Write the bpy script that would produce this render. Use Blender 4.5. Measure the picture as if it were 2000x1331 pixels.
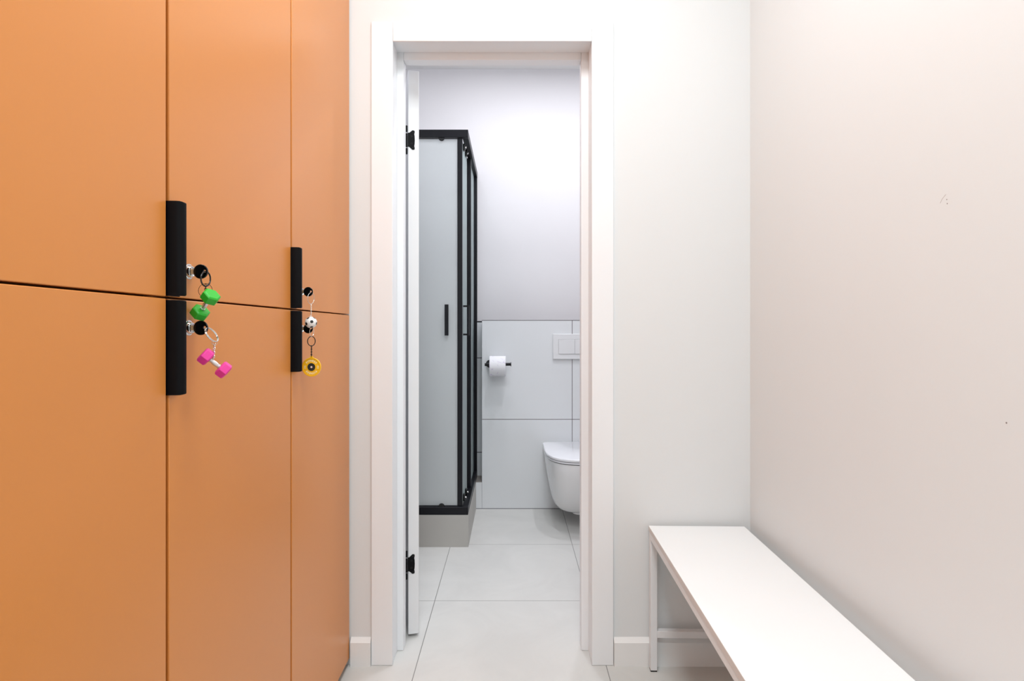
import bpy, math
from mathutils import Vector, Matrix
PI = math.pi
R = math.radians

# ---------------------------------------------------------------- scene, camera, world, lights
sc = bpy.context.scene
for o in list(bpy.data.objects):
    bpy.data.objects.remove(o)
COL = sc.collection

EYE = 1.088            # camera height
FPX = 2000 * 20 / 36   # focal length in pixels of the 2000 px frame
cam_d = bpy.data.cameras.new('camera')
cam_d.lens = 20; cam_d.sensor_width = 36; cam_d.sensor_fit = 'HORIZONTAL'
cam_d.shift_y = -(665.5 - 645) / 2000
cam_d.clip_start = 0.02; cam_d.clip_end = 50
cam = bpy.data.objects.new('camera', cam_d); COL.objects.link(cam)
cam.location = (0, 0, EYE); cam.rotation_euler = (PI/2, 0, 0)
sc.camera = cam

w = bpy.data.worlds.new('world'); sc.world = w; w.use_nodes = True
w.node_tree.nodes['Background'].inputs[0].default_value = (1, .97, .94, 1)
w.node_tree.nodes['Background'].inputs[1].default_value = 0.3

sc.view_settings.view_transform = 'Standard'
sc.view_settings.look = 'None'
sc.view_settings.gamma = 1
sc.view_settings.use_curve_mapping = False
sc.view_settings.exposure = 0.0

CEIL = 2.75

def lamp(name, kind, loc, power, color, size=0.2, rot=(0, 0, 0), sy=None, spread=None, radius=None, spot=None, blend=.6):
    d = bpy.data.lights.new(name, kind)
    d.energy = power; d.color = color
    if kind == 'AREA':
        d.shape = 'RECTANGLE' if sy else 'DISK'
        d.size = size
        if sy: d.size_y = sy
        if spread: d.spread = spread
    if radius is not None: d.shadow_soft_size = radius
    if kind == 'SPOT':
        d.spot_size = spot; d.spot_blend = blend
    o = bpy.data.objects.new(name, d); COL.objects.link(o)
    o.location = loc; o.rotation_euler = rot
    return o

WARM = (1.0, .955, .91); NEUT = (.88, .965, 1.0); COOL = (.93, .945, 1.0)
HALL_LAMPS = [(-.02, .90), (-.05, -.75)]
for (x, y), p in zip(HALL_LAMPS, (15.2, 21.5)):
    lamp('ceiling_lamp_light', 'AREA', (x, y, CEIL - .035), p, NEUT, .56, sy=.56)
GLOBE = (-.42, 2.75, CEIL - .115)
BATH_LAMPS = [(.47, 2.87), (-.08, 2.87), (.15, 2.30)]
for (x, y), p in zip(BATH_LAMPS, (8.8, 7, 7.2)):
    lamp('bath_downlight_light', 'AREA', (x, y, CEIL - .02), p, COOL, .08)

# ---------------------------------------------------------------- materials
def new_mat(name):
    m = bpy.data.materials.new(name); m.use_nodes = True
    nt = m.node_tree
    return m, nt, nt.nodes['Principled BSDF']

def mat(name, col, rough=.5, metal=0, spec=.5, bump=0, bscale=200, var=0, vscale=8, coat=0, sub=0):
    m, nt, b = new_mat(name)
    b.inputs['Base Color'].default_value = (*col, 1)
    b.inputs['Roughness'].default_value = rough
    b.inputs['Metallic'].default_value = metal
    b.inputs['Specular IOR Level'].default_value = spec
    if coat: b.inputs['Coat Weight'].default_value = coat
    tc = nt.nodes.new('ShaderNodeTexCoord')
    if bump:
        n = nt.nodes.new('ShaderNodeTexNoise'); n.inputs['Scale'].default_value = bscale
        n.inputs['Detail'].default_value = 3
        nt.links.new(tc.outputs['Object'], n.inputs['Vector'])
        bp = nt.nodes.new('ShaderNodeBump'); bp.inputs['Strength'].default_value = bump
        bp.inputs['Distance'].default_value = .001
        nt.links.new(n.outputs['Fac'], bp.inputs['Height'])
        nt.links.new(bp.outputs['Normal'], b.inputs['Normal'])
    if var:
        n = nt.nodes.new('ShaderNodeTexNoise'); n.inputs['Scale'].default_value = vscale
        n.inputs['Detail'].default_value = 5
        nt.links.new(tc.outputs['Object'], n.inputs['Vector'])
        r = nt.nodes.new('ShaderNodeValToRGB')
        r.color_ramp.elements[0].position = .3; r.color_ramp.elements[1].position = .7
        r.color_ramp.elements[0].color = (*[c * (1 - var) for c in col], 1)
        r.color_ramp.elements[1].color = (*[min(1, c * (1 + var)) for c in col], 1)
        nt.links.new(n.outputs['Fac'], r.inputs['Fac'])
        nt.links.new(r.outputs['Color'], b.inputs['Base Color'])
    return m

def tile_mat(name, col, grout, px, py, ox, oy, axes='XY', rough=.45, gw=.002, var=.03, vs=3.0, zcol=None):
    """ceramic slabs with thin grout lines laid out in world metres"""
    m, nt, b = new_mat(name)
    N = nt.nodes.new; L = nt.links.new
    b.inputs['Roughness'].default_value = rough
    g = N('ShaderNodeNewGeometry'); s = N('ShaderNodeSeparateXYZ'); L(g.outputs['Position'], s.inputs[0])
    def line(axis, period, off):
        a = N('ShaderNodeMath'); a.operation = 'SUBTRACT'; L(s.outputs[axis], a.inputs[0]); a.inputs[1].default_value = off
        p = N('ShaderNodeMath'); p.operation = 'PINGPONG'; L(a.outputs[0], p.inputs[0]); p.inputs[1].default_value = period / 2
        c = N('ShaderNodeMath'); c.operation = 'LESS_THAN'; L(p.outputs[0], c.inputs[0]); c.inputs[1].default_value = gw / 2
        return c
    a = line(axes[0], px, ox); c = line(axes[1], py, oy)
    mx = N('ShaderNodeMath'); mx.operation = 'MAXIMUM'; L(a.outputs[0], mx.inputs[0]); L(c.outputs[0], mx.inputs[1])
    n = N('ShaderNodeTexNoise'); n.inputs['Scale'].default_value = vs; n.inputs['Detail'].default_value = 8
    n.inputs['Roughness'].default_value = .62; n.inputs['Distortion'].default_value = 1.2
    L(g.outputs['Position'], n.inputs['Vector'])
    r = N('ShaderNodeValToRGB'); r.color_ramp.elements[0].position = .35; r.color_ramp.elements[1].position = .68
    r.color_ramp.elements[0].color = (*[q * (1 - var) for q in col], 1); r.color_ramp.elements[1].color = (*[min(1, q * (1 + var)) for q in col], 1)
    L(n.outputs['Fac'], r.inputs['Fac'])
    mix = N('ShaderNodeMix'); mix.data_type = 'RGBA'
    L(mx.outputs[0], mix.inputs[0]); L(r.outputs['Color'], mix.inputs[6]); mix.inputs[7].default_value = (*grout, 1)
    L(mix.outputs[2], b.inputs['Base Color'])
    inv = N('ShaderNodeMath'); inv.operation = 'SUBTRACT'; inv.inputs[0].default_value = 1; L(mx.outputs[0], inv.inputs[1])
    bp = N('ShaderNodeBump'); bp.inputs['Strength'].default_value = .4; bp.inputs['Distance'].default_value = .001
    L(inv.outputs[0], bp.inputs['Height']); L(bp.outputs['Normal'], b.inputs['Normal'])
    return m

M = {}
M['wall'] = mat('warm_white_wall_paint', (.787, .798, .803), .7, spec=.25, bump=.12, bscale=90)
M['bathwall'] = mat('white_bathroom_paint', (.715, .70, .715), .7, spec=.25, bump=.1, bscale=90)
M['ceil'] = mat('white_ceiling_paint', (.88, .87, .86), .8, spec=.2)
M['trim'] = mat('white_satin_trim', (.90, .91, .93), .38, spec=.4)
M['base'] = mat('white_painted_baseboard', (.87, .865, .86), .45, spec=.4)
M['leaf'] = mat('white_door_film', (.84, .845, .86), .4, spec=.4)
M['orange'] = mat('orange_matt_lacquer', (.69, .247, .050), .33, spec=.62, bump=.05, bscale=600)
M['black'] = mat('black_anodised_metal', (.003, .003, .004), .5, spec=.12)
M['black_s'] = mat('matt_black_shower_profile', (.006, .006, .009), .4, spec=.25)
M['plastic'] = mat('glossy_black_plastic', (.004, .004, .004), .12, spec=.5)
M['rubber'] = mat('black_rubber', (.01, .01, .01), .7)
M['chrome'] = mat('polished_nickel', (.75, .74, .72), .16, metal=1)
M['blade_reflect'] = mat('key_blade_door_reflection', (.50, .31, .17), .3, metal=1)  # orange reflection of the locker door is put into the blade colour
M['gunmetal'] = mat('dark_gunmetal_ring', (.06, .055, .055), .25, metal=.9)
M['green'] = mat('green_rubbery_plastic', (.022, .43, .022), .4)
M['pink'] = mat('pink_rubbery_plastic', (.80, .045, .33), .4)
M['bar'] = mat('brushed_steel_bar', (.72, .70, .70), .3, metal=.8)
M['yellow'] = mat('yellow_soft_plastic', (.96, .52, .015), .35)
M['letter'] = mat('pale_yellow_raised_letter', (1, .88, .52), .5)
M['hub'] = mat('dark_hub_plastic', (.022, .024, .022), .4)
M['pin'] = mat('pale_pink_hub_dot', (.85, .66, .60), .5)
M['ballw'] = mat('white_ball_plastic', (.85, .84, .82), .3)
M['ballb'] = mat('black_ball_panel', (.012, .014, .016), .35)
M['bench'] = mat('white_bench_laminate', (.93, .935, .94), .35, spec=.4)
M['edge'] = mat('pale_laminate_edge', (.72, .68, .66), .5)
M['frame'] = mat('white_powder_coat', (.82, .825, .84), .35, spec=.45)
M['ceramic'] = mat('white_glazed_ceramic', (.83, .83, .835), .08, spec=.55, coat=.3)
M['lid'] = mat('white_glossy_seat_plastic', (.85, .85, .885), .12, spec=.5)
M['gap'] = mat('dark_seat_gap_shade', (.06, .06, .065), .6)  # dark colour standing in for shade in the gaps around the seat
M['plate'] = mat('white_flush_plate_plastic', (.78, .78, .79), .35)
M['grey'] = mat('grey_seam_line', (.25, .25, .26), .6)
M['core'] = mat('brown_cardboard', (.45, .33, .22), .8)
M['plinth'] = mat('beige_grey_stone_tile', (.47, .45, .42), .5, var=.05, vscale=4)
M['ledge'] = mat('brown_grey_stone_ledge', (.27, .245, .225), .5, var=.05, vscale=4)
M['floor'] = tile_mat('light_grey_floor_tile', (.65, .642, .62), (.22, .215, .205), .615, .60, -.310, 2.285, gw=.0026, var=.045)
M['walltile'] = tile_mat('pale_grey_wall_tile', (.76, .775, .79), (.12, .10, .105), 1.20, .603, .366, .544, axes='XZ', rough=.3, gw=.0035, var=.012, vs=1.5)
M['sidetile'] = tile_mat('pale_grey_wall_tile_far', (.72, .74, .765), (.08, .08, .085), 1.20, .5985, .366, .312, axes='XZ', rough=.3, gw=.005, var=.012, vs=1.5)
M['emit'], nt_, b_ = new_mat('lit_lamp_diffuser')
b_.inputs['Emission Color'].default_value = (1, .98, .95, 1); b_.inputs['Emission Strength'].default_value = 6
b_.inputs['Base Color'].default_value = (.9, .9, .9, 1)

def paper_mat():
    m, nt, b = new_mat('printed_toilet_paper')
    N = nt.nodes.new; L = nt.links.new
    b.inputs['Roughness'].default_value = .9; b.inputs['Specular IOR Level'].default_value = .1
    tc = N('ShaderNodeTexCoord')
    v = N('ShaderNodeTexVoronoi'); v.inputs['Scale'].default_value = 34; v.feature = 'DISTANCE_TO_EDGE'
    n = N('ShaderNodeTexNoise'); n.inputs['Scale'].default_value = 26
    L(tc.outputs['Object'], v.inputs['Vector']); L(tc.outputs['Object'], n.inputs['Vector'])
    r = N('ShaderNodeValToRGB'); r.color_ramp.elements[0].position = .0; r.color_ramp.elements[1].position = .09
    r.color_ramp.elements[0].color = (1, 1, 1, 1); r.color_ramp.elements[1].color = (0, 0, 0, 1)
    L(v.outputs['Distance'], r.inputs['Fac'])
    r2 = N('ShaderNodeValToRGB'); r2.color_ramp.elements[0].position = .5; r2.color_ramp.elements[1].position = .62
    L(n.outputs['Fac'], r2.inputs['Fac'])
    mu = N('ShaderNodeMath'); mu.operation = 'MULTIPLY'; L(r.outputs['Color'], mu.inputs[0]); L(r2.outputs['Color'], mu.inputs[1])
    mix = N('ShaderNodeMix'); mix.data_type = 'RGBA'; L(mu.outputs[0], mix.inputs[0])
    mix.inputs[6].default_value = (.86, .85, .88, 1); mix.inputs[7].default_value = (.62, .55, .72, 1)
    L(mix.outputs[2], b.inputs['Base Color'])
    return m
M['paper'] = paper_mat()

def glass_mat(name, tint, rough):
    m = bpy.data.materials.new(name); m.use_nodes = True
    nt = m.node_tree; nt.nodes.clear()
    N = nt.nodes.new; L = nt.links.new
    out = N('ShaderNodeOutputMaterial')
    rf = N('ShaderNodeBsdfRefraction'); rf.inputs['Color'].default_value = (*tint, 1)
    rf.inputs['Roughness'].default_value = rough; rf.inputs['IOR'].default_value = 1.25
    tl = N('ShaderNodeBsdfTranslucent'); tl.inputs['Color'].default_value = (*tint, 1)
    df = N('ShaderNodeBsdfDiffuse'); df.inputs['Color'].default_value = (*[c * .95 for c in tint], 1)
    gl = N('ShaderNodeBsdfGlossy'); gl.inputs['Roughness'].default_value = .35; gl.inputs['Color'].default_value = (.9, .9, .9, 1)
    a = N('ShaderNodeMixShader'); a.inputs[0].default_value = .40; L(rf.outputs[0], a.inputs[1]); L(tl.outputs[0], a.inputs[2])
    b = N('ShaderNodeMixShader'); b.inputs[0].default_value = .40; L(a.outputs[0], b.inputs[1]); L(df.outputs[0], b.inputs[2])
    c = N('ShaderNodeMixShader'); c.inputs[0].default_value = .05; L(b.outputs[0], c.inputs[1]); L(gl.outputs[0], c.inputs[2])
    L(c.outputs[0], out.inputs['Surface'])
    return m
M['frost_side'] = glass_mat('greenish_frosted_glass', (.72, .80, .80), .18)
M['frost'] = glass_mat('frosted_shower_glass', (.955, .98, .985), .18)

# ---------------------------------------------------------------- mesh builder
ORG = {}
def org(o): return ORG.get(o.name, Vector((0, 0, 0))) if o else Vector((0, 0, 0))

class MB:
    def __init__(self): self.v = []; self.f = []; self.mi = []
    def add(self, vs, fs, mi=0):
        n = len(self.v); self.v += [Vector(p) for p in vs]
        self.f += [tuple(i + n for i in f) for f in fs]; self.mi += [mi] * len(fs)
        return self
    def box(self, x0, x1, y0, y1, z0, z1, mi=0):
        vs = [(x, y, z) for z in (z0, z1) for y in (y0, y1) for x in (x0, x1)]
        return self.add(vs, [(0, 2, 3, 1), (4, 5, 7, 6), (0, 1, 5, 4), (2, 6, 7, 3), (0, 4, 6, 2), (1, 3, 7, 5)], mi)
    def loft(self, rings, cap=True, closed=False, mi=0):
        n = len(rings[0]); vs = [p for r in rings for p in r]; fs = []
        m = len(rings)
        for i in range(m if closed else m - 1):
            a = i * n; b = ((i + 1) % m) * n
            for j in range(n):
                k = (j + 1) % n
                fs.append((a + j, a + k, b + k, b + j))
        if cap and not closed:
            fs.append(tuple(range(n))[::-1]); fs.append(tuple(range((m - 1) * n, m * n)))
        return self.add(vs, fs, mi)
    def lathe(self, prof, c=(0, 0, 0), axis='Z', n=32, cap=True, mi=0):
        """prof: (radius, height) along the axis"""
        rings = []
        for r, h in prof:
            ring = []
            for i in range(n):
                t = 2 * PI * i / n; a, b = r * math.cos(t), r * math.sin(t)
                p = {'Z': (a, b, h), 'X': (h, a, b), 'Y': (b, h, a)}[axis]
                ring.append((p[0] + c[0], p[1] + c[1], p[2] + c[2]))
            rings.append(ring)
        return self.loft(rings, cap, mi=mi)
    def tube(self, pts, r, n=10, closed=False, mi=0):
        pts = [Vector(p) for p in pts]; m = len(pts); rings = []
        up = None
        for i, p in enumerate(pts):
            if closed: t = (pts[(i + 1) % m] - pts[i - 1])
            else: t = pts[min(i + 1, m - 1)] - pts[max(i - 1, 0)]
            t.normalize()
            if up is None:
                up = Vector((0, 0, 1)) if abs(t.z) < .9 else Vector((1, 0, 0))
            u = (up - t * up.dot(t)).normalized(); up = u
            w_ = t.cross(u)
            rings.append([p + u * (r * math.cos(2 * PI * k / n)) + w_ * (r * math.sin(2 * PI * k / n)) for k in range(n)])
        return self.loft(rings, not closed, closed, mi=mi)
    def ring(self, c, u, v, Rr, r, n=36, k=8, mi=0):
        c = Vector(c); u = Vector(u).normalized(); v = Vector(v); v = (v - u * u.dot(v)).normalized()
        nrm = u.cross(v); rings = []
        for i in range(n):
            t = 2 * PI * i / n; d = u * math.cos(t) + v * math.sin(t)
            rings.append([c + d * (Rr + r * math.cos(2 * PI * j / k)) + nrm * (r * math.sin(2 * PI * j / k)) for j in range(k)])
        return self.loft(rings, False, True, mi=mi)
    def oval(self, c, u, v, a, b, r, n=20, k=6, mi=0):
        c = Vector(c); u = Vector(u).normalized(); v = Vector(v); v = (v - u * u.dot(v)).normalized(); nrm = u.cross(v)
        rings = []
        for i in range(n):
            t = 2 * PI * i / n; p = c + u * (a * math.cos(t)) + v * (b * math.sin(t))
            d = (u * (b * math.cos(t)) + v * (a * math.sin(t))).normalized()
            rings.append([p + d * (r * math.cos(2 * PI * j / k)) + nrm * (r * math.sin(2 * PI * j / k)) for j in range(k)])
        return self.loft(rings, False, True, mi=mi)
    def prism(self, poly, h0, h1, plane='XY', mi=0):
        def P(a, b, h): return {'XY': (a, b, h), 'XZ': (a, h, b), 'YZ': (h, a, b)}[plane]
        return self.loft([[P(a, b, h0) for a, b in poly], [P(a, b, h1) for a, b in poly]], mi=mi)
    def build(self, name, material, parent=None, bevel=0, seg=2, smooth=40, mats=None, weld=False):
        o_ = org(parent)
        me = bpy.data.meshes.new(name)
        me.from_pydata([tuple(p - o_) for p in self.v], [], self.f)
        me.validate()
        import bmesh
        bm = bmesh.new(); bm.from_mesh(me)
        bmesh.ops.remove_doubles(bm, verts=bm.verts, dist=2e-6) if weld else None
        bmesh.ops.recalc_face_normals(bm, faces=bm.faces)
        bm.to_mesh(me); bm.free()
        for m_ in (mats or [material]): me.materials.append(m_)
        if mats:
            for p, i in zip(me.polygons, self.mi): p.material_index = i
        me.polygons.foreach_set('use_smooth', [True] * len(me.polygons))
        me.set_sharp_from_angle(angle=R(smooth))
        ob = bpy.data.objects.new(name, me); COL.objects.link(ob)
        if parent: ob.parent = parent
        ORG[ob.name] = o_.copy()
        if bevel:
            b = ob.modifiers.new('bevel', 'BEVEL'); b.width = bevel; b.segments = seg; b.limit_method = 'ANGLE'
            b.harden_normals = False
        return ob

def empty(name, loc, rz=0, parent=None):
    o = bpy.data.objects.new(name, None); COL.objects.link(o)
    o.empty_display_size = .05
    o.location = loc; o.rotation_euler = (0, 0, rz); ORG[o.name] = Vector(loc)
    return o
def tag(o, label, cat, group=None, kind=None):
    o['label'] = label; o['category'] = cat
    if group: o['group'] = group
    if kind: o['kind'] = kind
    return o
def copy_tree(o, parent=None):
    c = o.copy(); COL.objects.link(c); c.parent = parent
    for ch in [q for q in COL.objects if q.parent == o]: copy_tree(ch, c)
    return c
def at(px, py, Y):
    return Vector(((px - 1000) * Y / FPX, Y, EYE - (py - 645) * Y / FPX))

# ---------------------------------------------------------------- setting
XR = .7745; XL = -1.03; YW = 1.850; YF = -2.3; T = .155
YB0 = YW + T - .02; YB = 3.621; XB = 1.05
OX0, OX1, OZ = -.395, .267, 2.037          # hole in the wall for the door frame
tag(MB().box(XL - .12, XB + .12, YF - .12, YB + .12, -.1, 0).build('floor', M['floor']),
    'light grey square stone-look floor tiles with thin grout lines', 'floor', kind='structure')
tag(MB().box(XL - .12, XB + .12, YF - .12, YB + .12, CEIL, CEIL + .1).build('ceiling', M['ceil']),
    'flat white painted ceiling above both rooms', 'ceiling', kind='structure')
wb = MB()
wb.box(XL, OX0, YW, YB0, 0, CEIL).box(OX1, XR, YW, YB0, 0, CEIL).box(OX0, OX1, YW, YB0, OZ, CEIL)
wb = wb.build('wall_back', M['wall'])
tag(wb, 'off-white wall around the open doorway', 'wall', kind='structure')
wr = tag(MB().box(XR, XR + .12, YF, YB0, 0, CEIL).build('wall_right', M['wall']),
    'off-white wall along the bench, with small scuffs', 'wall', kind='structure')
tag(MB().box(XL - .12, XL, YF, YB0, 0, CEIL).build('wall_left', M['wall']), 'off-white wall behind the orange lockers', 'wall', kind='structure')
tag(MB().box(XL - .12, XR + .12, YF - .12, YF, 0, CEIL).build('wall_front', M['wall']), 'off-white wall behind the viewer', 'wall', kind='structure')
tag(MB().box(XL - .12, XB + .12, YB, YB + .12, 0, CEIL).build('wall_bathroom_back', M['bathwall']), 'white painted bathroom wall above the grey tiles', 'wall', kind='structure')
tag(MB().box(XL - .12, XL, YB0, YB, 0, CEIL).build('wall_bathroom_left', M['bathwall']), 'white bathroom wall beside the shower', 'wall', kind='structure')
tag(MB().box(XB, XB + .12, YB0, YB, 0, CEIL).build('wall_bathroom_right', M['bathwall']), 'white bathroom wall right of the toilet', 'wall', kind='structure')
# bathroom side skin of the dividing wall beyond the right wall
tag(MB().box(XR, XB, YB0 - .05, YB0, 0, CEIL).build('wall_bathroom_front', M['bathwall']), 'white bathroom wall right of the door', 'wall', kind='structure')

# scuffs and pin holes on the right wall
def scuff(px, py):
    Y = FPX * XR / (px - 1000)
    return Vector((XR, Y, EYE - (py - 645) * Y / FPX))
M['dirt'] = mat('grey_plaster_nick', (.30, .26, .25), .8)
M['dent'] = mat('shallow_plaster_scratch', (.66, .62, .60), .8)
s = MB(); s.tube([scuff(1836.5, 397) - Vector((.0001, 0, 0)), scuff(1840, 389), scuff(1844, 384), scuff(1847.5, 380)], .0005, 6).build('scratch', M['dent'], wr)
for px, py, r in [(1849.3, 390, .0011), (1850.3, 398, .0012), (1966, 826.5, .0016)]:
    p = scuff(px, py); q = MB(); q.lathe([(r, -.0003), (r * .6, .0004)], tuple(p), 'X', 8).build('pin_hole', M['dirt'], wr)

# baseboards: 9 cm, chamfered top
def baseboard(name, x0, x1, ytop, yfr, label):
    b = MB(); prof = [(ytop, 0), (yfr, 0), (yfr, .0765), (ytop - .002, .0895), (ytop, .0895)]
    b.loft([[(x0, y, z) for y, z in prof], [(x1, y, z) for y, z in prof]])
    tag(b.build(name, M['base']), label, 'baseboard', kind='structure')
baseboard('baseboard_back_left', -.5225, -.4575, YW, YW - .0135, 'short white baseboard between lockers and door casing')
baseboard('baseboard_back_right', .3305, XR, YW, YW - .0135, 'white baseboard right of the door, behind the bench leg')
b = MB(); prof = [(XR, 0), (XR - .0135, 0), (XR - .0135, .0765), (XR - .002, .0895), (XR, .0895)]
b.loft([[(x, YF, z) for x, z in prof], [(x, YW - .0135, z) for x, z in prof]])
tag(b.build('baseboard_right', M['base']), 'white baseboard along the right wall under the bench', 'baseboard', kind='structure')

# ---------------------------------------------------------------- door frame and leaf
door = empty('door_1', (-.063, 1.90, 0))
tag(door, 'white door standing open into the bathroom, in its white frame', 'door', kind='structure')
CF = 1.8425
def casing(x0, x1, z0, z1): MB().box(x0, x1, CF, YW - .0003, z0, z1).build('casing', M['trim'], door, bevel=.002)
casing(-.4565, -.3865, 0.0002, 2.088); casing(.2585, .3294, 0.0002, 2.088)
casing(-.3862, .2582, 2.024, 2.0878)
# extension jamb (reveal) and rebated frame
MB().box(OX0 + .0005, -.389, CF + .012, 1.9285, .0002, OZ - .001).build('jamb', M['trim'], door)
MB().box(.2592, OX1 - .0005, CF + .012, 1.9285, .0002, OZ - .001).build('jamb', M['trim'], door)
MB().box(-.3888, .259, CF + .012, 1.9285, 2.029, OZ - .001).build('head_jamb', M['trim'], door)
def stop(x0, x1, z0, z1): return MB().box(x0, x1, 1.929, 1.9705, z0, z1)
stop(OX0 + .0005, -.3680, .0002, OZ - .001).build('frame_post', M['trim'], door, bevel=.0015)
stop(.2345, OX1 - .0005, .0002, OZ - .001).build('frame_post', M['trim'], door, bevel=.0015)
stop(-.3678, .2343, 2.0045, OZ - .001).build('frame_head', M['trim'], door, bevel=.0015)
MB().box(OX0 + .0005, -.3765, 1.971, 1.985, .004, OZ - .001).box(.248, OX1 - .0005, 1.971, 1.985, .004, OZ - .001).build('frame_rebate', M['trim'], door)
# bathroom-side casing
for x0, x1 in ((-.4565, -.3865), (.2585, .3294)):
    MB().box(x0, x1, YB0 + .0005, YB0 + .012, .002, 2.10).build('casing', M['trim'], door, bevel=.002)
MB().box(-.3862, .2582, YB0 + .0005, YB0 + .012, 2.03, 2.10).build('casing', M['trim'], door, bevel=.002)
# leaf turned about 104 degrees
ang = R(15.3); e = Vector((math.cos(ang), math.sin(ang), 0)); d = Vector((-math.sin(ang), math.cos(ang), 0))
P0 = Vector((-.3665, 2.009, 0)); t = .0375; Lw = .60
lf = MB(); q = [P0, P0 + e * t, P0 + e * t + d * Lw, P0 + d * Lw]
lf.loft([[(p.x, p.y, .0115) for p in q], [(p.x, p.y, 2.007) for p in q]])
leaf = lf.build('leaf', M['leaf'], door, bevel=.0012)
# lever handle on both faces of the leaf, near its free edge
hb = MB()
for sgn, off in ((1, t), (-1, 0)):
    c = P0 + d * (Lw - .06) + e * off + Vector((0, 0, 1.02)); n_ = e * sgn
    hb.tube([c, c + n_ * .006], .025, 24); hb.tube([c, c + n_ * .034], .008, 12)
    hb.tube([c + n_ * .034 + d * .006, c + n_ * .034 - d * .12], .0085, 12)
hb.build('lever_handle', M['black'], leaf)
def hinge(zc):
    plate = [(.0005, -.024), (.0025, .0265), (.0, .0265)]
    hw = .0265
    # outline in (along edge face, height)
    poly = [(-.001, -.0245), (.004, -.0245), (.011, -.030), (.0145, -.034), (.0215, -.034), (.0235, -.031), (.0232, -.026), (.0218, -.021),
            (.0232, -.014), (.0238, 0), (.0232, .014), (.0218, .021), (.0232, .026), (.0235, .031), (.0215, .034), (.0145, .034), (.011, .030), (.004, .0245), (-.001, .0245)]
    g = MB(); base = P0 + Vector((-.001, 0, zc))
    for k in range(1):
        r0 = [base + e * a + Vector((0, 0, b)) - d * .0002 for a, b in poly]
        r1 = [base + e * a + Vector((0, 0, b)) - d * .0022 for a, b in poly]
        g.loft([r0, r1])
    h = g.build('hinge', M['black'], leaf)
    sc_ = MB()
    for a, b in ((.0125, -.013), (.0125, .013), (.0185, -.028), (.0185, .028)):
        c = base + e * a + Vector((0, 0, b))
        sc_.ring(c - d * .0023, e, (0, 0, 1), .0026, .0007, 16, 6)
    sc_.build('screw', M['rubber'], h)
    k = MB(); bc = P0 + Vector((-.0052, -.0035, zc))
    for z0, z1 in ((-.0525, -.0305), (-.0275, .0215), (.0265, .0490)):
        k.lathe([(.0022, z0), (.0034, z0 + .0012), (.0034, z1 - .0012), (.0022, z1)], tuple(bc), 'Z', 14)
    k.build('barrel', M['black'], h)
Yh = 2.009
hinge(EYE + (645 - 271.5) * Yh / FPX - .003); hinge(EYE + (645 - 1103) * Yh / FPX)

# ---------------------------------------------------------------- lockers
XF = -.5266; LD = .49; LW = .4875; SEAM = 1.1375; LTOP = 2.255; G = .0040
def make_locker():
    root = empty('locker', (XF, 0, 0))            # origin: front, near edge, on the floor; y runs away from the viewer
    b = MB(); y1 = LW - .0005; xb = XF - LD; xf = XF - .026
    b.box(xb, xf, .0005, .018, .0225, LTOP).box(xb, xf, y1 - .018, y1, .0225, LTOP)
    b.box(xb, xf, .018, y1 - .018, .0225, .040).box(xb, xf, .018, y1 - .018, LTOP - .018, LTOP)
    b.box(xb, xb + .01, .018, y1 - .018, .04, LTOP - .018)
    b.box(xb + .01, xf - .03, .018, y1 - .018, SEAM - .009, SEAM + .009)
    b.build('body', M['orange'], root)
    f = MB()
    f.box(xb + .02, XF - .06, .004, y1 - .004, 0, .0225).build('plinth', M['rubber'], root)
    for up in (1, 0):
        z0, z1 = (SEAM + .0016, LTOP) if up else (.025, SEAM - .0016)
        dr = MB().box(XF - .019, XF, G, LW - G, z0, z1).build('door', M['orange'], root, bevel=.0012, seg=2)
        # edge-pull handle: hooked extrusion on the near edge of the door
        h0, h1 = (SEAM + .003, SEAM + .1485) if up else (SEAM - .1495, SEAM - .0035)
        prof = [(-.004, -.0035), (.0, -.0035), (.012, -.0030), (.0172, -.0012), (.0200, .0020), (.0212, .0062), (.0208, .0105), (.0185, .0118),
                (.0178, .0090), (.0165, .0055), (.0140, .0030), (.0110, .0018), (.0015, .0012), (.0015, .0260), (.0, .0265), (-.0002, .001), (-.004, -.0005)]
        rings = []; r = .0035
        for k in range(6):
            a = k / 5 * PI / 2; rings.append((h0 + r * (1 - math.sin(a)), r * (1 - math.cos(a))))
        rings = [(h0 + r * (1 - math.cos(k / 5 * PI / 2)), r * (1 - math.sin(k / 5 * PI / 2))) for k in range(6)]
        rings += [(h1 - (z - h0), c) for z, c in rings[::-1]]
        mxp = .0212
        hb = MB(); hb.loft([[(XF + min(p, mxp - c), y + G - .0005, z) for p, y in prof] for z, c in rings])
        hb.build('handle', M['black'], dr)
        zl = SEAM + .0455 if up else SEAM - .046
        lk = MB(); c = (XF, .0545, zl)
        lk.lathe([(.0130, -.002), (.0132, .0008), (.0124, .0022), (.0108, .0026), (.0104, .0018), (.0098, .0018), (.0094, .0060), (.0086, .0072), (.0070, .0074), (.0066, .0062), (.0058, .0062), (.0056, .0070), (.001, .0070)], c, 'X', 40)
        lock = lk.build('lock', M['chrome'], dr)
    return root
lk0 = make_locker()
seams = [1.3575, .870, .3825]
lks = [lk0, copy_tree(lk0), copy_tree(lk0)]
labs = ['orange two-door locker beside the door casing, keys with football and yellow disc',
        'orange two-door locker between the others, keys with green and pink dumbbells',
        'orange two-door locker nearest the viewer, cut off by the left picture edge']
for o, y, l in zip(lks, seams, labs):
    o.location.y = y; tag(o, l, 'locker', 'orange lockers standing side by side')

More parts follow.
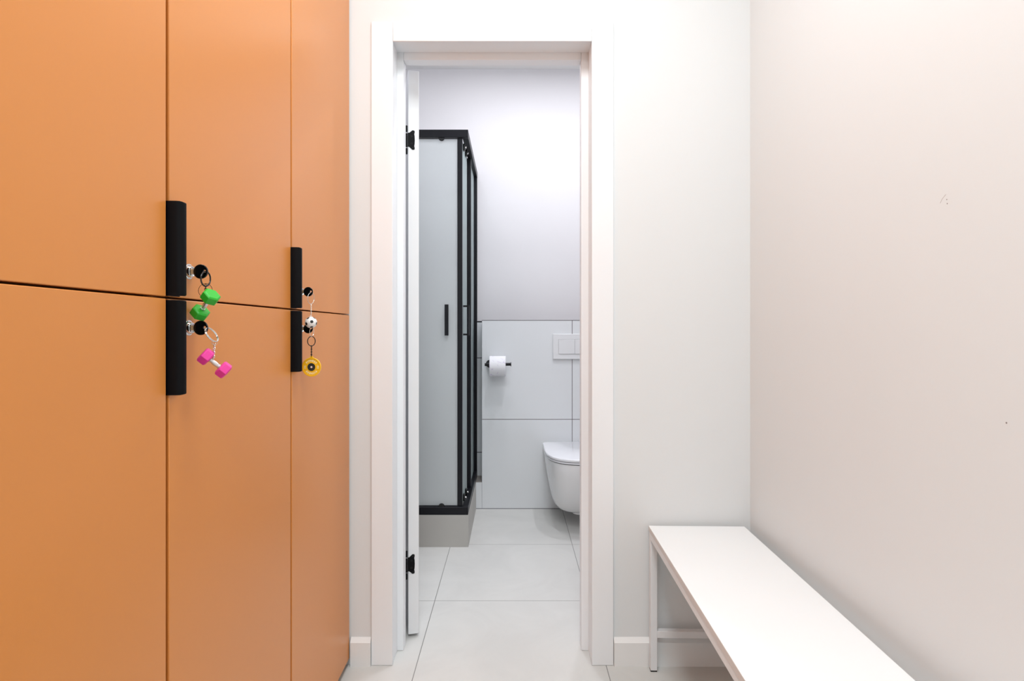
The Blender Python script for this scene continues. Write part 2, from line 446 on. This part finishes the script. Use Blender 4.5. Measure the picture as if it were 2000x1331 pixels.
# ---------------------------------------------------------------- keys
def make_key():
    root = empty('key', (0, 0, 0))                # origin at the door plane, key points out along +x
    MB().box(.0068, .0105, -.0009, .0009, -.0042, .0042).build('blade', M['blade_reflect'], root, bevel=.0003)
    h = MB(); n = 40; cx = .0209; r = .0118; hx, hz, hr = cx + .0068, .0006, .0024
    def ring(cx_, cz, rr, y): return [(cx_ + rr * math.cos(2 * PI * i / n), y, cz + rr * math.sin(2 * PI * i / n)) for i in range(n)]
    h.loft([ring(hx, hz, hr, -.0016), ring(cx, 0, r - .0008, -.0016), ring(cx, 0, r, -.0008), ring(cx, 0, r, .0008), ring(cx, 0, r - .0008, .0016), ring(hx, hz, hr, .0016)], closed=True)
    h.build('bow', M['plastic'], root)
    return root
k0 = make_key()
keys = [(0.870 + .0545, SEAM + .0455, 0), (0.870 + .0545, SEAM - .046, 0), (1.3575 + .0545, SEAM + .0455, 0), (1.3575 + .0545, SEAM - .046, 0)]
klab = ['black round-headed key in the lock above the green dumbbell charm',
        'black round-headed key in the lock with the pink dumbbell charm',
        'black round-headed key in the upper lock above the football charm',
        'black round-headed key in the lower lock, half hidden behind the football charm']
KEYS = []
for i, ((y, z, _), l) in enumerate(zip(keys, klab)):
    o = k0 if i == 0 else copy_tree(k0)
    o.location = (XF, y, z); tag(o, l, 'key', 'keys left in the locker locks'); KEYS.append(o)
HOLE = [Vector((XF + .0209 + .0068, y, z + .0006)) for y, z, _ in keys]

def chain(mb, a, b, n, wr, half):
    a, b = Vector(a), Vector(b); u = (b - a).normalized(); L = (b - a).length
    pitch = L / n; ln = pitch * .5 + wr * 1.7
    s1 = u.cross(Vector((0, 1, 0))).normalized(); s2 = u.cross(s1).normalized()
    for i in range(n):
        c = a + u * (pitch * (i + .5))
        v = (s1 + s2 * .35).normalized() if i % 2 == 0 else (s2 + s1 * .45).normalized()
        mb.oval(c, u, v, ln, half, wr)
    return mb

def hexhead(mb, c, ax, up, r, L, ch):
    c = Vector(c); ax = Vector(ax).normalized(); up = Vector(up); up = (up - ax * ax.dot(up)).normalized(); s = ax.cross(up)
    rings = []
    for h, q in ((-L / 2, r - ch), (-L / 2 + ch * .8, r), (L / 2 - ch * .8, r), (L / 2, r - ch)):
        rings.append([c + ax * h + (up * math.cos(PI / 3 * i) + s * math.sin(PI / 3 * i)) * q for i in range(6)])
    return mb.loft(rings)

# green dumbbell keychain
Yg = .9245
g = empty('dumbbell_keychain', tuple(HOLE[0]))
tag(g, 'small green hexagonal dumbbell charm hanging from the upper key on dark rings', 'keychain')
cr = at(401.8, 545, Yg)
MB().ring(cr, (.05, 0, 1), (.10, .99, 0), .0120, .00125).build('key_ring', M['gunmetal'], g)
c2 = at(401, 567.5, Yg + .001); MB().ring(c2, (1, 0, 0), (0, .1, 1), .0112, .0004, 40, 6).build('thin_ring', M['gunmetal'], g)
chain(MB(), at(402, 556, Yg), at(401, 575, Yg), 5, .00055, .0019).build('chain', M['gunmetal'], g)
A = at(411, 580.5, Yg - .006); B = at(390.5, 611, Yg + .006)
ax = (A - B).normalized()
hexhead(MB(), A, ax, (.15, -.2, 1), .0142, .0155, .0026).build('weight', M['green'], g, bevel=.0005)
hexhead(MB(), B, ax, (.15, -.2, 1), .0142, .0155, .0026).build('weight', M['green'], g, bevel=.0005)
mid = (A + B) / 2
def bar(a, b, r, par):
    a, b = Vector(a), Vector(b); u = (b - a).normalized(); L = (b - a).length
    m_ = MB(); up = Vector((0, 1, 0)); s = u.cross(up).normalized(); t_ = u.cross(s)
    prof = [(0, .8), (.24, .8), (.25, 1.1), (.29, 1.1), (.30, .85), (.5, 1.12), (.70, .85), (.71, 1.1), (.75, 1.1), (.76, .8), (1, .8)]
    m_.loft([[a + u * (L * h) + (s * math.cos(2 * PI * i / 20) + t_ * math.sin(2 * PI * i / 20)) * (r * q) for i in range(20)] for h, q in prof])
    m_.build('bar', M['bar'], par)
bar(A, B, .0034, g)

# pink dumbbell keychain
Yp = .9245
p_ = empty('dumbbell_keychain', tuple(HOLE[1]))
tag(p_, 'small pink hexagonal dumbbell charm hanging from the lower key on a silver ring', 'keychain')
cr = at(412.3, 654.3, Yp)
MB().ring(cr, (.50, 0, -.80), (.03, 1, .02), .0132, .0008).ring(cr + Vector((.0009, .0012, .0004)), (.50, 0, -.80), (.03, 1, .02), .0132, .0008).build('key_ring', M['chrome'], p_)
MB().oval(at(418.8, 670.5, Yp), (1, .2, 0), (0, .1, 1), .0042, .0028, .0004).build('connector', M['chrome'], p_)
chain(MB(), at(419, 671.5, Yp), at(416.7, 703, Yp - .004), 8, .00055, .0021).build('chain', M['chrome'], p_)
A = at(402, 697, Yp - .0085); B = at(436.5, 723, Yp + .0045); ax = (A - B).normalized()
hexhead(MB(), A, ax, (-.15, .15, 1), .0136, .0150, .0024).build('weight', M['pink'], p_, bevel=.0005)
hexhead(MB(), B, ax, (-.15, .15, 1), .0136, .0150, .0024).build('weight', M['pink'], p_, bevel=.0005)
bar(A, B, .0034, p_)

# football keychain
Yf = 1.412
fb = empty('football_keychain', tuple(HOLE[2]))
tag(fb, 'small black and white football charm on a silver ring and chain', 'keychain')
MB().ring(at(607.3, 583, Yf - .001), (.08, 0, 1), (.22, .97, 0), .0142, .0007).build('key_ring', M['chrome'], fb)
BC = at(607.4, 630.2, Yf - .021)
chain(MB(), at(607.5, 594.5, Yf - .002), BC + Vector((0, 0, .0175)), 8, .0005, .0017).build('chain', M['chrome'], fb)
def football(c, r):
    ph = (1 + 5 ** .5) / 2
    ico = [Vector(v).normalized() for a in (-1, 1) for b_ in (-ph, ph) for v in ((0, a, b_), (a, b_, 0), (b_, 0, a))]
    c = Vector(c); view = (Vector((0, 0, EYE)) - c).normalized()
    right = Vector((0, 0, 1)).cross(view).normalized()
    tgt = (view + right * .13 + Vector((0, 0, .14))).normalized()
    q = ico[0].rotation_difference(tgt).to_matrix(); ico = [q @ v for v in ico]
    nb = [v for v in ico if .4 < v.dot(ico[0]) < .5][0]
    fl = lambda v: (v - tgt * tgt.dot(v)).normalized()
    a_, b_ = fl(nb), fl(Vector((0.04, 0, -1)))
    an = math.atan2(a_.cross(b_).dot(tgt), a_.dot(b_)); sp = Matrix.Rotation(an, 3, tgt); ico = [sp @ v for v in ico]
    t_ = .295; m_ = MB()
    def P(v, n): return v * (1 - t_) + n * t_
    def order(pts):
        m = sum(pts, Vector()) / len(pts); n = m.normalized(); u = (pts[0] - m).normalized(); w_ = n.cross(u)
        return m, sorted(pts, key=lambda p: math.atan2((p - m).dot(w_), (p - m).dot(u)))
    def panel(pts, mi):
        m, pts = order(pts); K = 6
        for k in range(len(pts)):
            A_, B_ = pts[k], pts[(k + 1) % len(pts)]
            idx = {}; vs = []; fs = []
            for i in range(K + 1):
                for j in range(K + 1 - i):
                    idx[i, j] = len(vs); vs.append(c + (m + (A_ - m) * (i / K) + (B_ - m) * (j / K)).normalized() * r)
            for i in range(K):
                for j in range(K - i):
                    fs.append((idx[i, j], idx[i + 1, j], idx[i, j + 1]))
                    if i + j < K - 1: fs.append((idx[i + 1, j], idx[i + 1, j + 1], idx[i, j + 1]))
            m_.add(vs, fs, mi)
    for i, v in enumerate(ico):
        panel([P(v, u) for u in ico if .4 < u.dot(v) < .5], 1)
        for j in range(i + 1, 12):
            for k in range(j + 1, 12):
                u, w_ = ico[j], ico[k]
                if all(.4 < x < .5 for x in (v.dot(u), v.dot(w_), u.dot(w_))):
                    panel([P(v, u), P(u, v), P(u, w_), P(w_, u), P(w_, v), P(v, w_)], 0)
    return m_.build('ball', None, fb, mats=[M['ballw'], M['ballb']], smooth=180, weld=True)
football(BC, .0142)
MB().ring(BC + Vector((0, 0, .0155)), (1, 0, 0), (0, 0, 1), .0018, .0006, 20, 6).build('loop', M['ballw'], fb)

# yellow disc keychain
Yd = 1.4115
yd = empty('disc_keychain', tuple(HOLE[3]))
tag(yd, 'yellow round weight-plate charm lettered FITNESS on a black ring and chain', 'keychain')
MB().ring(at(608.8, 648.5, Yd), (.03, 0, 1), (.07, 1, 0), .0118, .0007).build('key_ring', M['chrome'], yd)
MB().ring(at(608.3, 666.8, Yd), (0, 0, 1), (.5, .87, 0), .0118, .0011).build('black_ring', M['gunmetal'], yd)
DC = at(608.6, 717.4, Yd)
chain(MB(), at(608.4, 676, Yd), DC + Vector((0, -.001, .0258)), 8, .00065, .0017).build('chain', M['gunmetal'], yd)
dk = MB(); rr = .0236
dk.lathe([(.0015, -.0010), (.0098, -.0010), (.0099, -.0021), (.0112, -.0021), (.0113, -.0012), (.0205, -.0012), (.0208, -.0022), (rr - .0006, -.0022), (rr, -.0015), (rr, .0015), (rr - .0006, .0022), (.0015, .0022)], tuple(DC), 'Y', 64)
disc = dk.build('disc', M['yellow'], yd)
tab = [(-.0048, .0225), (-.0036, .0262), (-.0018, .0275), (.0018, .0275), (.0036, .0262), (.0048, .0225)]
MB().prism([(DC.x + a, DC.z + b_) for a, b_ in tab], DC.y - .0013, DC.y + .0013, 'XZ').build('tab', M['yellow'], disc, bevel=.0005)
hbm = MB().lathe([(.001, -.0015), (.0098, -.0015), (.0098, -.0002), (.001, -.0002)], tuple(DC), 'Y', 40).build('hub', M['hub'], disc)
MB().lathe([(.0004, -.0022), (.0022, -.0022), (.0026, -.0014), (.0004, -.0014)], tuple(DC), 'Y', 24).build('hub_dot', M['pin'], disc)
def glyph(ch, size):
    cu = bpy.data.curves.new('glyph', 'FONT'); cu.body = ch; cu.size = size; cu.align_x = 'CENTER'; cu.extrude = .0003; cu.offset = size * .035
    to = bpy.data.objects.new('glyph', cu); me = bpy.data.meshes.new_from_object(to)
    vs = [v.co.copy() for v in me.vertices]; fs = [tuple(p.vertices) for p in me.polygons]
    bpy.data.objects.remove(to); bpy.data.curves.remove(cu); bpy.data.meshes.remove(me)
    return vs, fs
for half in (0, 1):
    lt = MB()
    for i, ch in enumerate('FITNESS'):
        vs, fs = glyph(ch, .0066)
        offs = [-47, -33, -20, -2, 15, 31, 47][i]
        a = R(-offs) + half * PI
        rb = .0135
        out = []
        for v in vs:
            lx, ly = v.x, v.y + rb
            x = lx * math.cos(a) - ly * math.sin(a); z = lx * math.sin(a) + ly * math.cos(a)
            out.append((DC.x + x, DC.y - .0014 - (v.z), DC.z + z))
        lt.add(out, fs)
    lt.build('lettering', M['letter'], disc)
for sx in (-1, 1):                                  # little dumbbell marks left and right of the hub
    mk = MB(); cx = DC.x + sx * .0161
    for dz in (-.0026, .0026): mk.box(cx - .0022, cx + .0022, DC.y - .0016, DC.y - .0011, DC.z + dz - .0006, DC.z + dz + .0006)
    for dz in (-.0015, .0015): mk.box(cx - .0014, cx + .0014, DC.y - .0016, DC.y - .0011, DC.z + dz - .0004, DC.z + dz + .0004)
    mk.box(cx - .0005, cx + .0005, DC.y - .0016, DC.y - .0011, DC.z - .0013, DC.z + .0013)
    mk.build('dumbbell_mark', M['letter'], disc)

# ---------------------------------------------------------------- bench
BL = 1.25; BW = .3055; th = R(-1.45)
bc = Vector((.4405, 1.834, 0))                       # far left corner on the floor; the bench runs towards the viewer
bench = empty('bench', tuple(bc), th)
tag(bench, 'long white bench with square steel-tube frame along the right wall', 'bench')
ORG[bench.name] = Vector((0, 0, 0))
TT = .457; BT = .0165
MB().box(0, BW, -BL, 0, TT - BT, TT).build('seat_board', None, bench, mats=[M['bench']], bevel=.0008)
MB().box(-.0004, 0, -BL, 0, TT - BT + .0008, TT - .001).build('edge_band', M['edge'], bench)
tb = .021; zt = TT - BT - .0003
fr = MB(); i0 = .001
fr.box(i0, i0 + tb, -BL + .01, -.004, zt - tb, zt).box(BW - i0 - tb, BW - i0, -BL + .01, -.004, zt - tb, zt)
for y in (-.004 - tb, -BL + .01): fr.box(i0 + tb, BW - i0 - tb, y, y + tb, zt - tb, zt)
fr.build('top_rail', M['frame'], bench, bevel=.001)
for y in (-.004 - tb, -BL + .01):
    for x in (i0, BW - i0 - tb):
        lg = MB().box(x, x + tb, y, y + tb, .004, zt - tb).build('leg', M['frame'], bench, bevel=.001)
        MB().box(x + .0004, x + tb - .0004, y + .0004, y + tb - .0004, 0, .0042).build('foot_cap', M['rubber'], lg)
    MB().box(i0 + tb, BW - i0 - tb, y, y + tb, .108, .129).build('stretcher', M['frame'], bench, bevel=.001)

# ---------------------------------------------------------------- bathroom shell pieces
YT = 3.459
MB_ = MB().box(-.182, XB, YT, YB, 0, 1.147)
tag(MB_.build('wall_low', M['walltile']), 'pale grey tiled half-height wall box behind the toilet', 'wall', kind='structure')
tag(MB().box(-.226, -.1822, YT, YB - .012, 0, .161).build('trim_1', M['walltile']), 'low tiled step between shower and half-height wall', 'step', kind='structure')
tag(MB().box(-.2262, -.1822, YT + .0005, YB - .0125, .1611, .1635).build('trim_2', M['ledge']), 'brown-grey slab on top of the low step', 'ledge', kind='structure')
tag(MB().box(XL, -.1822, YB - .012, YB, 0, 1.137).build('wall_tiled_strip', M['sidetile']), 'pale grey tiled lower wall beside the shower', 'wall', kind='structure')
tag(MB().box(XL, -.1822, YB - .013, YB, 1.1372, 1.1445).build('trim_3', M['black_s']), 'thin black trim on top of the tiles beside the shower', 'trim', kind='structure')
tag(MB().box(-.1825, XB, YT - .0015, YT + .004, 1.1472, 1.1490).build('trim_4', M['grey']), 'thin grey trim on the edge of the half-height wall', 'trim', kind='structure')
tag(MB().box(-.226, XB, YT - .0012, YT + .001, .0, .0042).build('trim_6', M['grey']), 'thin dark joint where the tiled half-height wall meets the floor', 'trim', kind='structure')
tag(MB().box(-.1832, -.1820, YT - .0012, YT + .001, .0, 1.147).build('trim_5', M['grey']), 'thin dark corner joint of the half-height wall', 'trim', kind='structure')

# ---------------------------------------------------------------- shower
SX = -.2200; SY = 2.849; PZ = .161; SZ = 2.093
pl = MB().box(XL, SX + .0015, SY, YB - .0125, 0, PZ)
tag(pl.build('shower_plinth', M['plinth']), 'beige-grey tiled plinth raising the shower', 'shower plinth')
sh = empty('shower_enclosure', (SX, SY, PZ))
tag(sh, 'square shower cabin with black frame and frosted sliding doors', 'shower')
tr = MB()
for z0, z1 in ((SZ - .0385, SZ),):
    tr.box(XL, SX, SY, SY + .034, z0, z1).box(SX - .030, SX, SY + .034, YB - .0005, z0, z1)
tr.build('top_rail', M['black_s'], sh, bevel=.0015)
br = MB(); br.box(XL, SX, SY, SY + .034, PZ + .0002, PZ + .0395).box(SX - .030, SX, SY + .034, YB - .0135, PZ + .0002, PZ + .0395)
br.build('bottom_rail', M['black_s'], sh, bevel=.0015)
z0, z1 = PZ + .0397, SZ - .0387
MB().box(SX - .030, SX - .001, YB - .036, YB - .0135, z0, z1).box(SX - .030, SX - .001, YB - .030, YB - .0005, 1.15, z1 + .022).build('wall_profile', M['black_s'], sh)
MB().box(XL, XL + .028, SY + .003, SY + .030, z0, z1).build('wall_profile', M['black_s'], sh)
MB().box(XL + .028, -.64, SY + .004, SY + .009, z0, z1).build('fixed_panel', M['frost'], sh)
MB().box(SX - .026, SX - .021, SY + .385, YB - .036, z0, z1).build('fixed_panel', M['frost_side'], sh)
# side fixed panel's edge stile
MB().box(SX - .034, SX - .0115, SY + .350, SY + .384, z0, z1).build('stile', M['black_s'], sh)
def roller(x, y, z, ax, par, s=1):
    m_ = MB()
    if ax == 'Y': m_.lathe([(.013, -.004), (.015, -.002), (.015, .002), (.013, .004)], (x, y, z), 'Y', 24)
    else: m_.lathe([(.010, -.005), (.012, -.003), (.012, .003), (.010, .005)], (x, y, z), 'X', 24)
    rl = m_.build('roller', M['plastic'], par)
    n = MB(); n.lathe([(.004, 0), (.004, .012)], (x, y, z), ax, 12)
    return rl
# front sliding door
dY = SY + .0135
fd = MB().box(-.2745, -.2500, dY - .004, dY + .018, z0 + .002, z1 - .002).build('sliding_door', M['black_s'], sh, bevel=.001)
MB().box(-.66, -.2740, dY + .003, dY + .008, z0 + .004, z1 - .004).build('glass_pane', M['frost'], fd)
for z in (z1 - .001, z0 + .001): roller(-.354, dY - .004, z, 'Y', fd)
xh = at(873, 645, SY)[0]
def dhandle(c, nrm, par, sides=(1, -1), L=.155, prot=.034, wd=.0095):
    m_ = MB(); nrm = Vector(nrm); tv = Vector((-nrm.y, nrm.x, 0)); c = Vector(c)
    def bx(a0, a1, b0, b1, z0, z1):
        vs = []
        for z in (z0, z1):
            for b_ in (b0, b1):
                for a in (a0, a1):
                    p = c + nrm * a + tv * b_; vs.append((p.x, p.y, c.z + z))
        m_.add(vs, [(0, 2, 3, 1), (4, 5, 7, 6), (0, 1, 5, 4), (2, 6, 7, 3), (0, 4, 6, 2), (1, 3, 7, 5)])
    for s_ in sides:
        a0, a1 = sorted((s_ * (prot - .007), s_ * prot)); bx(a0, a1, -wd, wd, -L / 2, L / 2)
        for z in (-1, 1):
            zz = sorted((z * L / 2, z * (L / 2 - .009))); a0, a1 = sorted((s_ * .003, s_ * (prot - .007))); bx(a0, a1, -wd * .6, wd * .6, *zz)
    m_.build('handle', M['black_s'], par)
dhandle((-.3265, dY + .0055, 1.138), (0, -1, 0), fd, sides=(1,))
# side sliding door
sX = SX - .0345
sd = MB().box(sX - .0035, sX + .0035, SY + .332, SY + .348, z0 + .002, z1 - .002).build('sliding_door', M['black_s'], sh, bevel=.001)
sd.name = 'sliding_door'
MB().box(sX - .0025, sX + .0025, SY + .045, SY + .333, z0 + .004, z1 - .004).build('glass_pane', M['frost_side'], sd)
dhandle((sX, SY + .085, 1.138), (1, 0, 0), sd)
for (yy, zz) in ((SY + .075, z1 - .028), (SY + .205, z1 - .018), (SY + .075, z0 + .028), (SY + .205, z0 + .018)):
    m_ = MB(); m_.box(sX + .0026, sX + .013, yy - .012, yy + .012, zz - .018, zz + .018)
    rl = m_.build('roller', M['plastic'], sd, bevel=.003)
    MB().lathe([(.004, .0135), (.0065, .0142), (.0065, .020), (.003, .021)], (sX, yy - .004, zz), 'X', 16).build('roller_screw', M['chrome'], sd)

# ---------------------------------------------------------------- toilet
TX = .368
def dshape(hw, y0, y1, z, n=40, p=2.6, rc=.03):
    """plan outline: straight back at y1 (wall side), rounded front at y0"""
    L = y1 - y0; pts = []; fr = min(L * .62, hw * 1.5)
    ym = y0 + fr
    for i in range(n + 1):
        t_ = PI * i / n
        cx, sy = math.cos(t_), math.sin(t_)
        x = hw * math.copysign(abs(cx) ** (2 / p), cx); y = ym - fr * abs(sy) ** (2 / p)
        pts.append((TX + x, y, z))
    # back corners, slightly rounded
    for k in range(5):
        a = k / 4 * PI / 2; pts.append((TX - hw + rc * (1 - math.cos(a)), y1 - rc * (1 - math.sin(a)), z))
    for k in range(5):
        a = k / 4 * PI / 2; pts.append((TX + hw - rc * (1 - math.sin(a)), y1 - rc * (1 - math.cos(a)), z))
    return pts
toi = empty('toilet', (TX, YT, 0))
tag(toi, 'white wall-hung toilet with closed lid, partly cut off by the door frame', 'toilet')
yb = YT - .0006; yf = YT - .53
bw = MB()
secs = [(.388, .178, yf + .004, .03), (.380, .180, yf + .002, .03), (.34, .178, yf + .006, .03), (.28, .170, yf + .024, .03), (.21, .158, yf + .060, .03), (.16, .147, yf + .095, .03), (.125, .136, yf + .125, .03), (.102, .122, yf + .15, .03), (.088, .104, yf + .18, .03)]
bw.loft([dshape(hw, y0, yb, z, rc=min(rc, .004)) for z, hw, y0, rc in secs][::-1])
bowl = bw.build('bowl', M['ceramic'], toi, smooth=60)
MB().lathe([(.022, .060), (.034, .066), (.036, .0885)], (TX + .005, yf + .25, 0), 'Z', 28).build('drain_cap', M['ceramic'], toi)
ysb = YT - .055
def slab(name, z0, z1, hw, y0, m_, rad, par):
    s_ = MB(); s_.loft([dshape(hw - rad, y0 + rad, ysb, z0, rc=.042), dshape(hw, y0, ysb, z0 + rad, rc=.042), dshape(hw, y0, ysb, z1 - rad, rc=.042), dshape(hw - rad * .7, y0 + rad * .7, ysb - .001, z1 - rad * .3, rc=.042), dshape(hw - rad * 2.4, y0 + rad * 2.4, ysb - .003, z1, rc=.042)])
    return s_.build(name, m_, par, smooth=60)
MB().loft([dshape(.174, yf + .008, ysb, .3882, rc=.03), dshape(.174, yf + .008, ysb, .3925, rc=.03)]).build('gap_shade', M['gap'], toi)  # dark sheet painting the shaded gap between bowl and seat
slab('seat', .3926, .4010, .184, yf - .003, M['lid'], .002, toi)
MB().loft([dshape(.178, yf + .006, ysb, .4011, rc=.03), dshape(.178, yf + .006, ysb, .4034, rc=.03)]).build('gap_shade', M['gap'], toi)  # likewise for the shaded gap between seat and lid
slab('lid', .4035, .4200, .187, yf - .006, M['lid'], .0035, toi)
MB().box(TX - .10, TX + .10, ysb + .0008, YT - .012, .3885, .405).build('hinge', M['lid'], toi, bevel=.006)

# flush plate
fp = empty('flush_plate', (TX + .002, YT, .99))
tag(fp, 'white rectangular dual flush plate on the tiled wall above the toilet', 'flush plate')
a, b_ = TX - .1195, TX + .1235; zb, zt_ = .911, 1.064
MB().box(a, b_, YT - .0105, YT - .0008, zb, zt_).build('plate', M['plate'], fp, bevel=.002)
MB().box(a + .0335, b_ - .0335, YT - .0112, YT - .0104, zb + .031, zt_ - .032).build('button_gap', M['grey'], fp)
xm = at(1122.3, 645, YT)[0]
MB().box(a + .0345, xm - .0008, YT - .0135, YT - .0105, zb + .0322, zt_ - .0332).build('button', M['plate'], fp, bevel=.0005)
MB().box(xm + .0008, b_ - .0345, YT - .0135, YT - .0105, zb + .0322, zt_ - .0332).build('button', M['plate'], fp, bevel=.0005)

# paper holder and roll
hy = YT - .067; hz = EYE - (712.3 - 645) * hy / FPX
hx0 = at(947, 645, hy - .005)[0]; hx1 = at(998.5, 645, hy)[0]
ph_ = empty('toilet_paper_holder', (hx0, YT, hz))
tag(ph_, 'black wall-mounted toilet paper holder on the pale tiles', 'toilet paper holder')
cx = hx0 + .027
MB().lathe([(.024, 0), (.024, -.004), (.020, -.010), (.013, -.020)], (cx, YT - .0006, hz), 'Y', 36).build('mount', M['black_s'], ph_)
MB().tube([(cx, YT - .018, hz), (cx - .003, YT - .040, hz), (cx - .014, hy + .004, hz - .001), (hx0 + .002, hy, hz - .001)], .0088, 16).build('arm', M['black_s'], ph_)
MB().tube([(hx0 - .001, hy, hz - .0012), (hx1 - .004, hy, hz + .001)], .0088, 20).tube([(hx1 - .004, hy, hz + .001), (hx1, hy, hz + .001)], .0128, 20).build('rod', M['black_s'], ph_)
rx0 = at(956, 645, hy - .03)[0]; rx1 = at(987.5, 645, hy - .03)[0]
rc_ = Vector((0, hy, hz - .0100))
tp = empty('toilet_roll', ((rx0 + rx1) / 2, rc_.y, rc_.z))
tag(tp, 'white toilet paper roll with faint purple print on the black holder', 'toilet roll')
ro = .0605; ri = .0205
rm = MB(); rm.lathe([(ri, rx0), (ro - .001, rx0), (ro, rx0 + .001), (ro, rx1 - .001), (ro - .001, rx1), (ri, rx1)], tuple(rc_), 'X', 64, cap=False)
rm.build('paper', M['paper'], tp)
MB().lathe([(ri - .0002, rx0 + .0005), (ri - .0002, rx1 - .0005), (ri - .0014, rx1 - .0005), (ri - .0014, rx0 + .0005), (ri - .0002, rx0 + .0005)], tuple(rc_), 'X', 40, cap=False).build('cardboard_core', M['core'], tp)

# ---------------------------------------------------------------- ceiling lamps (above the frame)
for i, (x, y) in enumerate(HALL_LAMPS):
    c = empty('ceiling_lamp', (x, y, CEIL))
    tag(c, ('square white flush ceiling lamp nearer the door', 'square white flush ceiling lamp over the viewer')[i], 'ceiling lamp', 'ceiling lamps over the lockers')
    MB().box(x - .30, x + .30, y - .30, y + .30, CEIL - .022, CEIL - .0005).build('housing', M['trim'], c, bevel=.003)
    MB().box(x - .285, x + .285, y - .285, y + .285, CEIL - .028, CEIL - .0222).build('diffuser', M['emit'], c)
gl_ = empty('globe_lamp', (GLOBE[0], GLOBE[1], CEIL))
tag(gl_, 'small white globe lamp on the bathroom ceiling above the shower', 'ceiling lamp')
MB().lathe([(.045, -.0005), (.045, -.02), (.02, -.03), (.018, -.068)], (GLOBE[0], GLOBE[1], CEIL), 'Z', 32).build('base', M['trim'], gl_)
gm = MB().lathe([(.05 * math.sin(PI * k / 16) + 1e-4, -.05 * math.cos(PI * k / 16)) for k in range(17)], GLOBE, 'Z', 24)
m_, nt_, b_ = new_mat('lit_globe'); b_.inputs['Emission Color'].default_value = (*COOL, 1)
b_.inputs['Emission Strength'].default_value = 34
gm.build('globe', m_, gl_, smooth=80)
bl = ['round bathroom downlight above the toilet', 'round bathroom downlight left of the toilet', 'round bathroom downlight near the door']
for (x, y), l in zip(BATH_LAMPS, bl):
    c = empty('downlight', (x, y, CEIL)); tag(c, l, 'downlight', 'bathroom downlights')
    MB().lathe([(.052, -.006), (.062, -.006), (.066, -.0005), (.052, -.0005)], (x, y, CEIL), 'Z', 40, cap=False).build('rim', M['trim'], c)
    MB().lathe([(.051, -.005), (.051, -.0008)], (x, y, CEIL), 'Z', 40).build('diffuser', M['emit'], c)
